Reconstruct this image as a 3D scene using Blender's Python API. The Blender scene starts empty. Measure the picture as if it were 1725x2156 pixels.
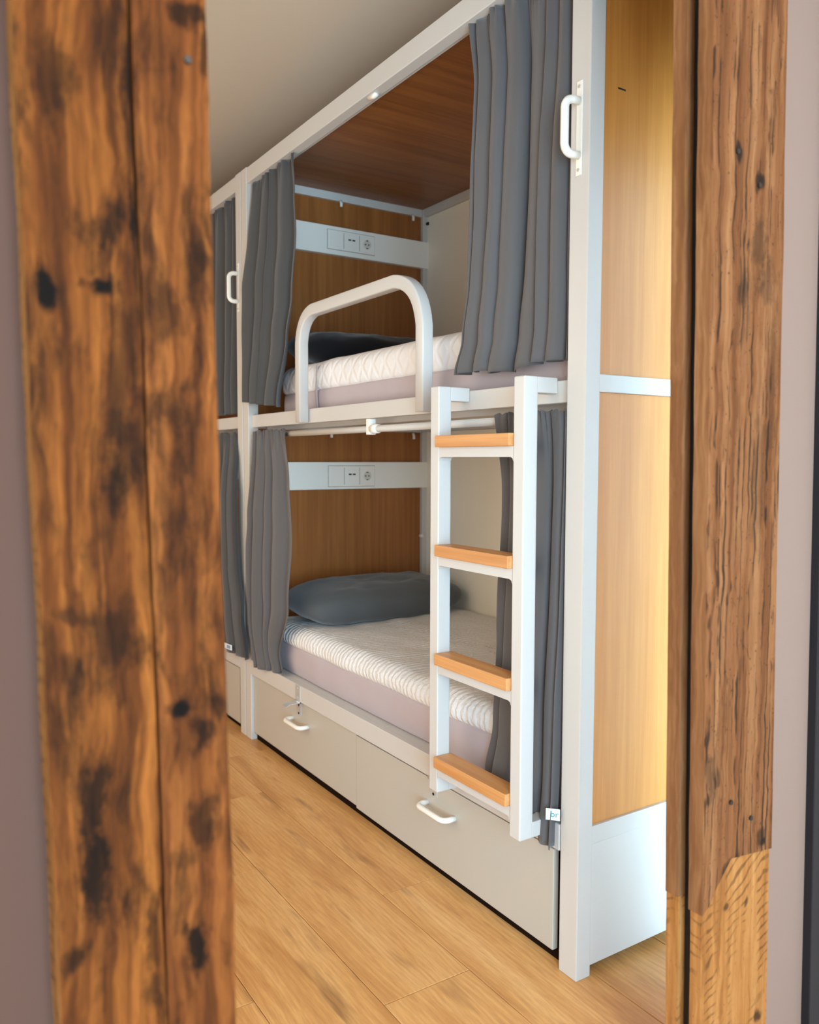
import bpy, bmesh, math, random
from mathutils import Vector, Matrix, noise

random.seed(7)
S = bpy.context.scene
COL = S.collection

# ------------------------------------------------------------------ camera
IMG_W, IMG_H, F_PX = 1725.0, 2156.0, 1737.0
cam = bpy.data.cameras.new('camera')
cam.sensor_fit = 'HORIZONTAL'
cam.sensor_width = 36.0
cam.lens = F_PX / IMG_W * 36.0
cam.clip_start = 0.02
cam.dof.use_dof = True
cam.dof.focus_distance = 2.3
cam.dof.aperture_fstop = 4.5
cam_o = bpy.data.objects.new('camera', cam)
COL.objects.link(cam_o)
yaw, pitch, roll = -0.57478, -0.06413, 0.00263
fw = Vector((-math.sin(yaw) * math.cos(pitch), math.cos(yaw) * math.cos(pitch), math.sin(pitch)))
r0 = Vector((math.cos(yaw), math.sin(yaw), 0))
u0 = r0.cross(fw)
rr = r0 * math.cos(roll) + u0 * math.sin(roll)
uu = -r0 * math.sin(roll) + u0 * math.cos(roll)
M = Matrix((rr, uu, -fw)).transposed().to_4x4()
M.translation = Vector((-1.36398, -1.37011, 1.24529))
cam_o.matrix_world = M
S.camera = cam_o

# ------------------------------------------------------------------ world, light, exposure
def srgb(r, g, b, a=1.0):
    f = lambda c: (c / 255 / 12.92) if c / 255 <= 0.04045 else ((c / 255 + 0.055) / 1.055) ** 2.4
    return (f(r), f(g), f(b), a)

w = bpy.data.worlds.new('sky')
S.world = w
w.use_nodes = True
bg = w.node_tree.nodes['Background']
bg.inputs[0].default_value = (0.52, 0.79, 1.0, 1)
bg.inputs[1].default_value = 17.5

S.view_settings.view_transform = 'Standard'
S.view_settings.look = 'None'
S.view_settings.gamma = 1.0
S.view_settings.use_curve_mapping = False
S.view_settings.exposure = 0.28
S.cycles.use_denoising = True
S.cycles.max_bounces = 10
S.cycles.diffuse_bounces = 8

HALL_Y = -2.6                        # outer wall of the hall behind the camera
WIN = (-2.35, -0.6, 0.05, 2.2)      # window behind the camera: x0 x1 z0 z1
WIN_1 = (0.25, 0.93, 0.0, 2.10)     # black framed window beside the doorway, to the open air
def portal(loc, sx, sz, rot):
    pl = bpy.data.lights.new('window_portal', 'AREA')
    pl.shape = 'RECTANGLE'
    pl.size, pl.size_y = sx, sz
    pl.cycles.is_portal = True
    po = bpy.data.objects.new('window_portal', pl)
    po.location = loc
    po.rotation_euler = rot
    COL.objects.link(po)
portal(((WIN[0] + WIN[1]) / 2, HALL_Y - 0.02, (WIN[2] + WIN[3]) / 2), WIN[1] - WIN[0], WIN[3] - WIN[2], (math.radians(90), 0, 0))
portal(((WIN_1[0] + WIN_1[1]) / 2, -0.46, (WIN_1[2] + WIN_1[3]) / 2), WIN_1[1] - WIN_1[0], WIN_1[3] - WIN_1[2], (math.radians(90), 0, 0))
HALL_W = 20.0                         # warm ceiling lamp of the hall (watts)
FILL_WIN = (-0.2, 3.4, 0.25, 2.3)       # added unseen window across the aisle for fill light: y0 y1 z0 z1
wl = bpy.data.lights.new('aisle_fill_light', 'AREA')  # added lamp, fills the bunks from across the aisle
wl.shape = 'RECTANGLE'
wl.size, wl.size_y = FILL_WIN[3] - FILL_WIN[2], FILL_WIN[1] - FILL_WIN[0]
wl.energy, wl.color = 33.0, (1.0, 0.89, 0.73)
wo = bpy.data.objects.new('aisle_fill_light', wl)
wo.location = (-1.742, (FILL_WIN[0] + FILL_WIN[1]) / 2, (FILL_WIN[2] + FILL_WIN[3]) / 2)
wo.rotation_euler = (0, math.radians(-90), 0)
COL.objects.link(wo)

# ------------------------------------------------------------------ materials
class G:
    """small node-graph helper"""
    def __init__(s, name):
        s.m = bpy.data.materials.new(name)
        s.m.use_nodes = True
        s.t = s.m.node_tree
        s.p = s.t.nodes['Principled BSDF']
        s.tc = None
    def n(s, ty, **kw):
        nd = s.t.nodes.new(ty)
        for k, v in kw.items():
            setattr(nd, k, v)
        return nd
    def l(s, a, b):
        s.t.links.new(a, b)
    def put(s, sock, v):
        if hasattr(v, 'is_output'):
            s.l(v, sock)
        else:
            sock.default_value = v
    def coord(s, kind='Object'):
        if s.tc is None:
            s.tc = s.n('ShaderNodeTexCoord')
        return s.tc.outputs[kind]
    def mapv(s, v, scale=(1, 1, 1), loc=(0, 0, 0), rot=(0, 0, 0)):
        m = s.n('ShaderNodeMapping')
        s.put(m.inputs[0], v)
        m.inputs['Scale'].default_value = scale
        m.inputs['Location'].default_value = loc
        m.inputs['Rotation'].default_value = rot
        return m.outputs[0]
    def noise(s, v, scale=5, detail=4, rough=0.55, dist=0.0, out='Fac'):
        n = s.n('ShaderNodeTexNoise')
        s.put(n.inputs['Vector'], v)
        n.inputs['Scale'].default_value = scale
        n.inputs['Detail'].default_value = detail
        n.inputs['Roughness'].default_value = rough
        n.inputs['Distortion'].default_value = dist
        return n.outputs[out]
    def wave(s, v, scale=5, dist=1, detail=2, dscale=1, direction='X', profile='SIN'):
        n = s.n('ShaderNodeTexWave', bands_direction=direction, wave_profile=profile)
        s.put(n.inputs['Vector'], v)
        n.inputs['Scale'].default_value = scale
        n.inputs['Distortion'].default_value = dist
        n.inputs['Detail'].default_value = detail
        n.inputs['Detail Scale'].default_value = dscale
        return n.outputs['Fac']
    def ramp(s, f, stops, interp='LINEAR'):
        r = s.n('ShaderNodeValToRGB')
        r.color_ramp.interpolation = interp
        e = r.color_ramp.elements
        while len(e) < len(stops):
            e.new(0.5)
        for k, (p, c) in enumerate(stops):
            e[k].position = p
            e[k].color = c if isinstance(c, tuple) else (c, c, c, 1)
        s.put(r.inputs[0], f)
        return r.outputs[0]
    def math(s, op, a, b=0.0, clamp=False):
        n = s.n('ShaderNodeMath', operation=op, use_clamp=clamp)
        s.put(n.inputs[0], a)
        s.put(n.inputs[1], b)
        return n.outputs[0]
    def vmath(s, op, a, b=(0, 0, 0)):
        n = s.n('ShaderNodeVectorMath', operation=op)
        s.put(n.inputs[0], a)
        s.put(n.inputs[1], b)
        return n.outputs['Value'] if op in ('LENGTH', 'DISTANCE', 'DOT_PRODUCT') else n.outputs[0]
    def mix(s, f, a, b, mode='MIX'):
        n = s.n('ShaderNodeMix', data_type='RGBA', blend_type=mode)
        s.put(n.inputs[0], f)
        s.put(n.inputs[6], a)
        s.put(n.inputs[7], b)
        return n.outputs[2]
    def bump(s, h, strength=0.3, dist=0.002):
        b = s.n('ShaderNodeBump')
        b.inputs['Strength'].default_value = strength
        b.inputs['Distance'].default_value = dist
        s.put(b.inputs['Height'], h)
        s.l(b.outputs[0], s.p.inputs['Normal'])
    def out(s, col=None, rough=0.5, spec=0.5, metal=0.0):
        if col is not None:
            s.put(s.p.inputs['Base Color'], col)
        s.put(s.p.inputs['Roughness'], rough)
        s.p.inputs['Specular IOR Level'].default_value = spec
        s.p.inputs['Metallic'].default_value = metal
        return s.m

def paint(name, col, rough=0.4, mott=0.03, spec=0.4):
    g = G(name)
    n = g.noise(g.coord(), 9, 3)
    c = g.mix(g.math('MULTIPLY', n, mott * 2), col, tuple(x * 0.8 for x in col[:3]) + (1,))
    g.bump(g.noise(g.coord(), 220, 2), 0.05, 0.0006)
    return g.out(c, rough, spec)

def veneer(name, c1, c2, axis, rough=0.38):
    """fine straight-grained oak foil, grain running along axis"""
    g = G(name)
    sc = {'Z': (34, 34, 1.1), 'X': (1.1, 34, 34), 'Y': (34, 1.1, 34)}[axis]
    v = g.mapv(g.coord(), sc)
    a = g.noise(v, 1.0, 5, 0.6, 0.35)
    sc2 = tuple(x * 9 if x > 5 else x * 5 for x in sc)
    b = g.noise(g.mapv(g.coord(), sc2), 1.0, 2, 0.6)
    f = g.math('ADD', g.math('MULTIPLY', a, 0.75), g.math('MULTIPLY', b, 0.25))
    c = g.ramp(f, [(0.3, c2), (0.5, tuple((x + y) / 2 for x, y in zip(c1, c2))), (0.68, c1)])
    g.bump(b, 0.12, 0.0006)
    return g.out(c, rough, 0.4)

def laminate(name):
    g = G(name)
    oi = g.n('ShaderNodeObjectInfo')
    off = g.n('ShaderNodeCombineXYZ')
    g.l(g.math('MULTIPLY', oi.outputs['Random'], 37.0), off.inputs[0])
    g.l(g.math('MULTIPLY', oi.outputs['Random'], 91.0), off.inputs[1])
    v0 = g.vmath('ADD', g.coord(), off.outputs[0])
    warp = g.noise(g.mapv(v0, (3, 0.8, 1)), 1.0, 2, out='Color')
    v = g.vmath('ADD', v0, g.vmath('MULTIPLY', warp, (0.10, 0.10, 0)))
    big = g.noise(g.mapv(v, (11, 1.3, 1)), 1.0, 4, 0.6, 0.6)
    rings = g.wave(g.mapv(v, (9, 1.2, 1)), 2.2, 7.0, 4, 1.3)
    fine = g.noise(g.mapv(v, (190, 13, 1)), 1.0, 4, 0.7)
    dark = g.noise(g.mapv(v, (16, 2.2, 1)), 1.0, 3, 0.6)
    c = g.ramp(big, [(0.28, srgb(190, 132, 74)), (0.5, srgb(220, 166, 102)), (0.72, srgb(234, 186, 124))])
    c = g.mix(g.math('MULTIPLY', rings, 0.22), c, srgb(180, 120, 64))
    c = g.mix(g.ramp(fine, [(0.33, 0.34), (0.58, 0.0)]), c, srgb(156, 102, 54))
    c = g.mix(g.ramp(dark, [(0.58, 0.0), (0.74, 0.6)]), c, srgb(104, 62, 32))
    g.bump(fine, 0.08, 0.0005)
    return g.out(c, g.ramp(fine, [(0, 0.34), (1, 0.46)]), 0.45)

def fabric(name, col, weave=900, rough=0.9):
    g = G(name)
    n = g.noise(g.coord('Generated'), 6, 4)
    w1 = g.noise(g.mapv(g.coord(), (1, 1, 0.6)), weave, 2)
    c = g.mix(g.math('MULTIPLY', n, 0.3), col, tuple(x * 0.75 for x in col[:3]) + (1,))
    c = g.mix(g.math('MULTIPLY', w1, 0.25), c, tuple(x * 0.7 for x in col[:3]) + (1,))
    g.bump(w1, 0.15, 0.0006)
    g.p.inputs['Sheen Weight'].default_value = 0.25
    g.p.inputs['Sheen Roughness'].default_value = 0.5
    return g.out(c, rough, 0.15)

def old_wood(name, light, mid, dark, stain, spots=(), streak=(70, 70, 3.0), blot=(11, 11, 4.5), blot_lo=0.52, stain_amt=0.85, speck=0.0, offset=(0, 0, 0), lines=0.0, kerf=0.0):
    """reclaimed timber: grain, blotches, knots at given (x, z, rx, rz, strength)"""
    g = G(name)
    p = g.vmath('ADD', g.coord(), offset)
    wn = g.noise(p, 7, 3, out='Color')
    wv = g.vmath('MULTIPLY', g.vmath('SUBTRACT', wn, (0.5, 0.5, 0.5)), (0.028, 0.028, 0.10))
    pw = g.vmath('ADD', p, wv)
    gr = g.noise(g.mapv(pw, streak), 1.0, 5, 0.62, 0.4)
    fine = g.noise(g.mapv(pw, tuple(x * 4 for x in streak)), 1.0, 3, 0.6)
    c = g.ramp(gr, [(0.28, dark), (0.47, mid), (0.66, light)])
    c = g.mix(g.ramp(fine, [(0.3, 0.35), (0.6, 0.0)]), c, dark)
    b1 = g.noise(g.mapv(pw, blot), 1.0, 6, 0.68, 0.3)
    m = g.ramp(b1, [(blot_lo, 0.0), (blot_lo + 0.14, stain_amt)])
    c = g.mix(m, c, stain)
    if lines:
        ln = g.noise(g.mapv(pw, (130, 130, 1.6)), 1.0, 2, 0.5)
        c = g.mix(g.ramp(ln, [(0.56, 0.0), (0.66, lines)]), c, stain)
    if speck:
        sp = g.noise(g.mapv(pw, (210, 210, 120)), 1.0, 2, 0.5)
        c = g.mix(g.ramp(sp, [(0.66, 0.0), (0.72, speck)]), c, stain)
    if kerf:        # slanted marks of a frame saw, in ragged columns
        kw = g.wave(g.mapv(pw, (1, 1, 1), rot=(0, math.radians(28), 0)), 17.0, 0.6, 2, 3, 'Z')
        kc = g.noise(g.mapv(p, (26, 26, 2.5)), 1.0, 3, 0.6)
        c = g.mix(g.math('MULTIPLY', g.ramp(kw, [(0.80, 0.0), (0.95, kerf)]), g.ramp(kc, [(0.46, 0.0), (0.58, 1.0)])), c, stain)
    rag = g.noise(g.mapv(p, (40, 40, 22)), 1.0, 5, 0.65)
    for (x, z, rx, rz, st) in spots:
        d = g.vmath('MULTIPLY', g.vmath('SUBTRACT', pw, (x, 0, z)), (1 / rx, 0.0, 1 / rz))
        e = g.math('ADD', g.vmath('LENGTH', d), g.math('MULTIPLY', g.math('SUBTRACT', rag, 0.5), 2.2))
        c = g.mix(g.ramp(e, [(0.35, st), (1.15, 0.0)], 'EASE'), c, stain)
    hgt = g.math('ADD', gr, g.math('MULTIPLY', fine, 0.5))
    g.bump(hgt, 0.3, 0.0010)
    return g.out(c, 0.8, 0.08)

M_WHITE = paint('white_lacquer', srgb(202, 199, 194), 0.33, 0.02)
M_DRAWER = paint('drawer_lacquer', srgb(186, 181, 170), 0.28, 0.02)
M_PLASTIC = paint('white_plastic', srgb(240, 236, 226), 0.3, 0.0)
M_PANELBEIGE = paint('beige_panel', srgb(244, 238, 222), 0.6, 0.05)
M_WALL = paint('wall_plaster', srgb(212, 196, 186), 0.8, 0.04, 0.2)
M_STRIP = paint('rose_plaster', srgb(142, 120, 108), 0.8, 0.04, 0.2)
M_WALL_SHADED = paint('plaster_shaded', srgb(78, 54, 44), 0.85, 0.04, 0.2)  # wall left of the doorway: its shade is put into the plaster colour
M_CEIL = paint('ceiling_plaster', srgb(212, 200, 182), 0.85, 0.05, 0.2)
M_BLACK = paint('black_metal', srgb(24, 24, 28), 0.45, 0.0)
M_DARKGAP = paint('dark_gaps_and_shade', srgb(30, 19, 12), 0.9, 0.0, 0.05)
M_SLOT = paint('slot_black', srgb(26, 24, 22), 0.6, 0.0)
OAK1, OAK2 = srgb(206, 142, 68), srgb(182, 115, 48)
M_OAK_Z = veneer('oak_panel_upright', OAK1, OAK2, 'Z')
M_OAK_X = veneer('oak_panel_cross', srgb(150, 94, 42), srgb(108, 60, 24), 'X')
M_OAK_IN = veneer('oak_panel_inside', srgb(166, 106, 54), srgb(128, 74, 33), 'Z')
M_RUNG = veneer('oak_rung', srgb(216, 160, 102), srgb(186, 122, 66), 'Y', 0.42)
M_LAM = laminate('oak_laminate')
M_CURT = fabric('curtain_grey', srgb(95, 92, 92))
M_CURT_D = fabric('curtain_grey_dark', srgb(76, 76, 77))
M_PIL = fabric('pillow_slate', srgb(86, 89, 90))
M_PIL_D = fabric('pillow_navy', srgb(12, 13, 18))
M_METAL = G('zinc_steel').out(srgb(206, 208, 208), 0.42, 0.5, 0.55)
M_NAIL = G('old_nail').out(srgb(70, 64, 60), 0.5, 0.5, 0.8)
M_WELL_SHADE = paint('socket_well_shade', srgb(214, 208, 196), 0.5, 0.0)
M_GREIGE = paint('gap_shade_grey', srgb(150, 142, 128), 0.5, 0.0)
M_TAG = paint('tag_white', srgb(232, 240, 246), 0.6, 0.0)
M_TEAL = paint('tag_teal', srgb(30, 140, 150), 0.6, 0.0)
M_TAGBLUE = paint('tag_blue', srgb(132, 152, 176), 0.6, 0.0)

def mauve():
    g = G('mattress_mauve')
    n = g.noise(g.coord(), 14, 3)
    wv = g.noise(g.mapv(g.coord(), (1, 1, 3)), 420, 2)
    g.bump(wv, 0.2, 0.0008)
    return g.out(g.mix(g.math('MULTIPLY', n, 0.35), srgb(186, 174, 177), srgb(168, 154, 158)), 0.85, 0.15)
def quilt_wavy():
    g = G('mattress_topper_wavy')
    wv = g.mapv(g.coord(), (1, 1, 1), rot=(0, 0, math.radians(8)))
    h = g.wave(wv, 13.0, 3.2, 2, 4.0, 'Y')
    h2 = g.noise(g.mapv(g.coord(), (30, 55, 60)), 1.0, 3, 0.6)
    g.bump(g.math('ADD', g.math('MULTIPLY', h, 0.8), g.math('MULTIPLY', h2, 0.7)), 0.6, 0.006)
    return g.out(srgb(226, 226, 226), 0.85, 0.15)
def quilt_diamond():
    g = G('mattress_topper_diamond')
    a = g.wave(g.mapv(g.coord(), (1, 1, 1), rot=(math.radians(35), 0, 0)), 5.2, 0.25, 1, 2, 'Y', 'SIN')
    b = g.wave(g.mapv(g.coord(), (1, 1, 1), rot=(math.radians(-35), 0, 0)), 5.2, 0.25, 1, 2, 'Y', 'SIN')
    h = g.math('MINIMUM', g.ramp(a, [(0.0, 0.0), (0.35, 1.0)]), g.ramp(b, [(0.0, 0.0), (0.35, 1.0)]))
    n = g.noise(g.coord(), 22, 3)
    g.bump(g.math('ADD', h, g.math('MULTIPLY', n, 0.5)), 0.5, 0.004)
    return g.out(srgb(228, 226, 226), 0.85, 0.15)
M_OPAL = paint('opal_diffuser', srgb(250, 244, 230), 0.5, 0.0)
M_MAUVE, M_WAVY, M_DIAM = mauve(), quilt_wavy(), quilt_diamond()

def glass_mat():
    g = G('window_glass')
    t = g.n('ShaderNodeBsdfTransparent')
    gl = g.n('ShaderNodeBsdfGlossy')
    gl.inputs['Roughness'].default_value = 0.02
    fr = g.n('ShaderNodeFresnel')
    fr.inputs[0].default_value = 1.45
    mx = g.n('ShaderNodeMixShader')
    g.l(fr.outputs[0], mx.inputs[0])
    g.l(t.outputs[0], mx.inputs[1])
    g.l(gl.outputs[0], mx.inputs[2])
    g.l(mx.outputs[0], g.t.nodes['Material Output'].inputs[0])
    return g.m
M_GLASS = glass_mat()

# ------------------------------------------------------------------ mesh helpers
def wloc(o):
    v = Vector((0, 0, 0))
    while o is not None:
        v += o.location
        o = o.parent
    return v

def link(name, me, mat, parent=None, smooth=False, loc=None):
    """mesh given in world coordinates; stored relative to its thing"""
    o = bpy.data.objects.new(name, me)
    COL.objects.link(o)
    if parent is not None:
        o.parent = parent
        base = wloc(parent)
    else:
        base = Vector(loc) if loc is not None else Vector((0, 0, 0))
        o.location = base
    if base.length > 0:
        me.transform(Matrix.Translation(-base))
    if mat is not None:
        for m_ in (mat if isinstance(mat, (list, tuple)) else [mat]):
            me.materials.append(m_)
    if smooth:
        for p in me.polygons:
            p.use_smooth = True
    return o

def bm_mesh(bm, name='m'):
    bmesh.ops.recalc_face_normals(bm, faces=bm.faces)
    me = bpy.data.meshes.new(name)
    bm.to_mesh(me)
    bm.free()
    return me

def bm_box(bm, x0, x1, y0, y1, z0, z1):
    vs = [bm.verts.new(c) for c in ((x0, y0, z0), (x1, y0, z0), (x1, y1, z0), (x0, y1, z0), (x0, y0, z1), (x1, y0, z1), (x1, y1, z1), (x0, y1, z1))]
    for f in ((0, 3, 2, 1), (4, 5, 6, 7), (0, 1, 5, 4), (1, 2, 6, 5), (2, 3, 7, 6), (3, 0, 4, 7)):
        bm.faces.new([vs[i] for i in f])

def box(name, x0, x1, y0, y1, z0, z1, mat, parent=None, bev=0.0015, seg=2, loc=None):
    bm = bmesh.new()
    bm_box(bm, min(x0, x1), max(x0, x1), min(y0, y1), max(y0, y1), min(z0, z1), max(z0, z1))
    if bev:
        bmesh.ops.bevel(bm, geom=bm.edges[:], offset=bev, segments=seg, affect='EDGES', profile=0.5)
    me = bm_mesh(bm, name)
    return link(name, me, mat, parent, False, loc)

def prism(name, poly, axis, a0, a1, mat, parent=None, bev=0.0, loc=None):
    """extrude a polygon given in the plane perpendicular to axis"""
    def P(u, v, a):
        return {'X': (a, u, v), 'Y': (u, a, v), 'Z': (u, v, a)}[axis]
    bm = bmesh.new()
    lo = [bm.verts.new(P(u, v, a0)) for u, v in poly]
    hi = [bm.verts.new(P(u, v, a1)) for u, v in poly]
    n = len(poly)
    bm.faces.new(lo)
    bm.faces.new(hi[::-1])
    for i in range(n):
        bm.faces.new((lo[i], lo[(i + 1) % n], hi[(i + 1) % n], hi[i]))
    if bev:
        bmesh.ops.bevel(bm, geom=bm.edges[:], offset=bev, segments=2, affect='EDGES', profile=0.5)
    return link(name, bm_mesh(bm, name), mat, parent, False, loc)

def round_path(pts, rad, seg=8):
    """polyline with rounded corners"""
    pts = [Vector(p) for p in pts]
    out = [pts[0]]
    for i in range(1, len(pts) - 1):
        p, a, b = pts[i], pts[i - 1], pts[i + 1]
        r = rad[i] if isinstance(rad, (list, tuple)) else rad
        u, v = (a - p).normalized(), (b - p).normalized()
        ang = u.angle(v)
        t = r / math.tan(ang / 2)
        t = min(t, (a - p).length * 0.49, (b - p).length * 0.49)
        for k in range(seg + 1):
            s = k / seg
            q0 = p + u * t
            q2 = p + v * t
            out.append((1 - s) ** 2 * q0 + 2 * s * (1 - s) * (p + (q0 + q2 - 2 * p) * 0.12) + s * s * q2)
    out.append(pts[-1])
    return out

def sweep(name, path, prof, mat, parent=None, up=(0, 0, 1), smooth=True, cap=True, loc=None):
    """sweep closed profile [(side, up)] along path; up fixes the frame"""
    path = [Vector(p) for p in path]
    up = Vector(up)
    bm = bmesh.new()
    rings = []
    for i, p in enumerate(path):
        a = path[max(i - 1, 0)]
        b = path[min(i + 1, len(path) - 1)]
        t = (b - a).normalized()
        side = t.cross(up)
        if side.length < 1e-5:
            side = t.cross(Vector((1, 0, 0)))
        side.normalize()
        u = side.cross(t).normalized()
        rings.append([bm.verts.new(p + side * s + u * h) for s, h in prof])
    n = len(prof)
    for r1, r2 in zip(rings, rings[1:]):
        for i in range(n):
            bm.faces.new((r1[i], r1[(i + 1) % n], r2[(i + 1) % n], r2[i]))
    if cap:
        bm.faces.new(rings[0])
        bm.faces.new(rings[-1][::-1])
    return link(name, bm_mesh(bm, name), mat, parent, smooth, loc)

def circ(r, n=12):
    return [(r * math.cos(2 * math.pi * i / n), r * math.sin(2 * math.pi * i / n)) for i in range(n)]

def rrect(a, b, r, k=3):
    """rounded rectangle profile, half sizes a b"""
    out = []
    for cx, cy, s in ((a - r, b - r, 0), (-a + r, b - r, 90), (-a + r, -b + r, 180), (a - r, -b + r, 270)):
        for i in range(k + 1):
            t = math.radians(s + 90 * i / k)
            out.append((cx + r * math.cos(t), cy + r * math.sin(t)))
    return out

def disc(name, c, axis, r, h, mat, parent=None, n=16, bev=0.0):
    c = Vector(c)
    ax = {'X': Vector((1, 0, 0)), 'Y': Vector((0, 1, 0)), 'Z': Vector((0, 0, 1))}[axis]
    up = (0, 0, 1) if axis != 'Z' else (0, 1, 0)
    return sweep(name, [c - ax * h / 2, c + ax * h / 2], circ(r, n), mat, parent, up, smooth=False)

def grid_mesh(name, nu, nv, fn, close_u=False):
    vs = [fn(i / (nu if close_u else nu - 1), j / (nv - 1)) for j in range(nv) for i in range(nu)]
    fs = []
    for j in range(nv - 1):
        for i in range(nu if close_u else nu - 1):
            i2 = (i + 1) % nu
            fs.append((j * nu + i, j * nu + i2, (j + 1) * nu + i2, (j + 1) * nu + i))
    me = bpy.data.meshes.new(name)
    me.from_pydata(vs, [], fs)
    me.update()
    return me

def empty(name, loc, label=None, cat=None, group=None, kind=None):
    o = bpy.data.objects.new(name, None)
    o.empty_display_size = 0.1
    o.location = loc
    COL.objects.link(o)
    return tag(o, label, cat, group, kind)

def tag(o, label=None, cat=None, group=None, kind=None):
    if label: o['label'] = label
    if cat: o['category'] = cat
    if group: o['group'] = group
    if kind: o['kind'] = kind
    return o

def struct(o, label=None):
    o['kind'] = 'structure'
    if label: o['label'] = label
    return o

def interp(tab, t):
    """piecewise smooth lookup in [(t, v), ...]"""
    if t <= tab[0][0]: return tab[0][1]
    for (a, va), (b, vb) in zip(tab, tab[1:]):
        if t <= b:
            s = (t - a) / (b - a)
            s = s * s * (3 - 2 * s)
            return va + (vb - va) * s
    return tab[-1][1]

# ------------------------------------------------------------------ room shell
CEIL = 2.78
WALL_X = 0.968
WY0, WY1 = -0.43, -0.395
fl = struct(box('floor', -1.75, WALL_X, -0.40, 4.6, -0.06, -0.007, M_DARKGAP, None, 0), 'oak laminate floor of long planks')
# planks: 0.24 m wide, running along the aisle; two end joints match the photograph
PW, PLEN = 0.244, 1.28
seams = {-1: 0.59, -2: 0.178, -3: 0.92, -4: 0.35, 0: 0.05}
plank_cache = {}
def plank(ix, y0, y1):
    x0 = 0.061 + ix * PW
    x1 = min(x0 + PW, WALL_X)
    x0 = max(x0, -1.75)
    y0, y1 = max(y0, -0.40), min(y1, 4.6)
    if x1 - x0 < 0.02 or y1 - y0 < 0.02: return
    key = (round(x1 - x0, 3), round(y1 - y0, 3))
    if key not in plank_cache:
        bm = bmesh.new()
        g_ = 0.0010
        bm_box(bm, g_, key[0] - g_, g_, key[1] - g_, -0.008, 0.0)
        top = [e for e in bm.edges if all(abs(v.co.z) < 1e-6 for v in e.verts)]
        bmesh.ops.bevel(bm, geom=top, offset=0.0009, segments=1, affect='EDGES')
        me = bm_mesh(bm, 'plank')
        me.materials.append(M_LAM)
        plank_cache[key] = me
    o = bpy.data.objects.new('plank', plank_cache[key])
    COL.objects.link(o)
    o.parent = fl
    o.location = (x0, y0, 0)
for ix in range(-8, 4):
    y = seams.get(ix, random.uniform(0, PLEN)) - 2 * PLEN
    while y < 4.6:
        if y + PLEN > -0.40: plank(ix, y, y + PLEN)
        y += PLEN
struct(box('floor_hall', -2.4, 0.36, HALL_Y, -0.40, -0.06, 0.0, M_LAM, None, 0), 'wood floor of the hall')
struct(box('ceiling', -2.5, WALL_X + 0.1, WY0, 4.7, CEIL, CEIL + 0.08, M_CEIL, None, 0), 'plain plaster ceiling')
struct(box('ceiling_hall', -2.5, 0.36, HALL_Y - 0.1, WY0, CEIL, CEIL + 0.08, M_CEIL, None, 0), 'plaster ceiling of the hall')
struct(box('wall_right', WALL_X, WALL_X + 0.1, -0.40, 4.6, 0, CEIL, M_WALL, None, 0), 'plaster wall behind the bunk beds')
struct(box('wall_left', -1.85, -1.75, -0.40, 4.6, 0, CEIL, M_WALL, None, 0), 'plaster wall across the aisle')
struct(box('wall_far', -1.85, WALL_X + 0.1, 4.6, 4.7, 0, CEIL, M_WALL, None, 0), 'plaster wall at the far end of the room')
struct(box('wall_hall_left', -2.5, -2.4, HALL_Y, -0.43, 0, CEIL, M_WALL, None, 0), 'plaster wall of the hall')

def wall_cut(name, x0, x1, y0, y1, z0, z1, holes, mat, label):
    """wall in the XZ plane with rectangular holes, one mesh"""
    xs = sorted({x0, x1, *[h[0] for h in holes], *[h[1] for h in holes]})
    zs = sorted({z0, z1, *[h[2] for h in holes], *[h[3] for h in holes]})
    bm = bmesh.new()
    for a, b in zip(xs, xs[1:]):
        for c, d in zip(zs, zs[1:]):
            mx, mz = (a + b) / 2, (c + d) / 2
            if any(h[0] < mx < h[1] and h[2] < mz < h[3] for h in holes): continue
            bm_box(bm, a, b, y0, y1, c, d)
    return struct(link(name, bm_mesh(bm, name), mat), label)
wall_cut('wall_near', -0.12, WALL_X + 0.1, WY0, WY1, 0, CEIL, [(-1, -0.10, -1, 2.35), WIN_1], M_STRIP, 'pale plaster wall right of the doorway')
wall_cut('wall_near_left', -2.4, -0.12, WY0, WY1, 0, CEIL, [(-1.09, 1, -1, 2.35)], M_WALL_SHADED, 'plaster wall left of the doorway, its shade painted in')
wall_cut('wall_hall_back', -2.4, 0.36, HALL_Y - 0.1, HALL_Y, 0, CEIL, [WIN], M_WALL, 'outer wall of the hall with its window')

struct(box('wall_hall_right', 0.262, 0.36, HALL_Y, WY0 - 0.001, 0, CEIL, M_WALL, None, 0), 'end wall of the hall')
struct(box('ground', 0.36, 6.0, -6.0, WY0, -0.2, -0.1, M_PANELBEIGE, None, 0), 'pale terrace outside the window')

def ceiling_lamp(name, x0, x1, y0, y1, watt, col, label, drop=0.055):
    """flat ceiling fitting: metal tray with a glowing opal diffuser"""
    e = empty(name, ((x0 + x1) / 2, (y0 + y1) / 2, CEIL - drop), label, 'ceiling lamp')
    box('tray', x0, x1, y0, y1, CEIL - 0.035, CEIL - 0.0005, M_WHITE, e, 0.002)
    box('diffuser', x0 + 0.01, x1 - 0.01, y0 + 0.01, y1 - 0.01, CEIL - drop, CEIL - 0.0355, M_OPAL, e, 0.002)
    l = bpy.data.lights.new(name + '_light', 'AREA')
    l.shape = 'RECTANGLE'
    l.size, l.size_y = x1 - x0 - 0.02, y1 - y0 - 0.02
    l.energy, l.color = watt, col
    lo = bpy.data.objects.new(name + '_light', l)
    COL.objects.link(lo)
    lo.location = ((x0 + x1) / 2, (y0 + y1) / 2, CEIL - drop - 0.004)
    return e
ceiling_lamp('hall_lamp', -1.5, -0.6, -2.0, -1.7, HALL_W, (1.0, 0.70, 0.47), 'flat ceiling lamp of the hall')

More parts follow.
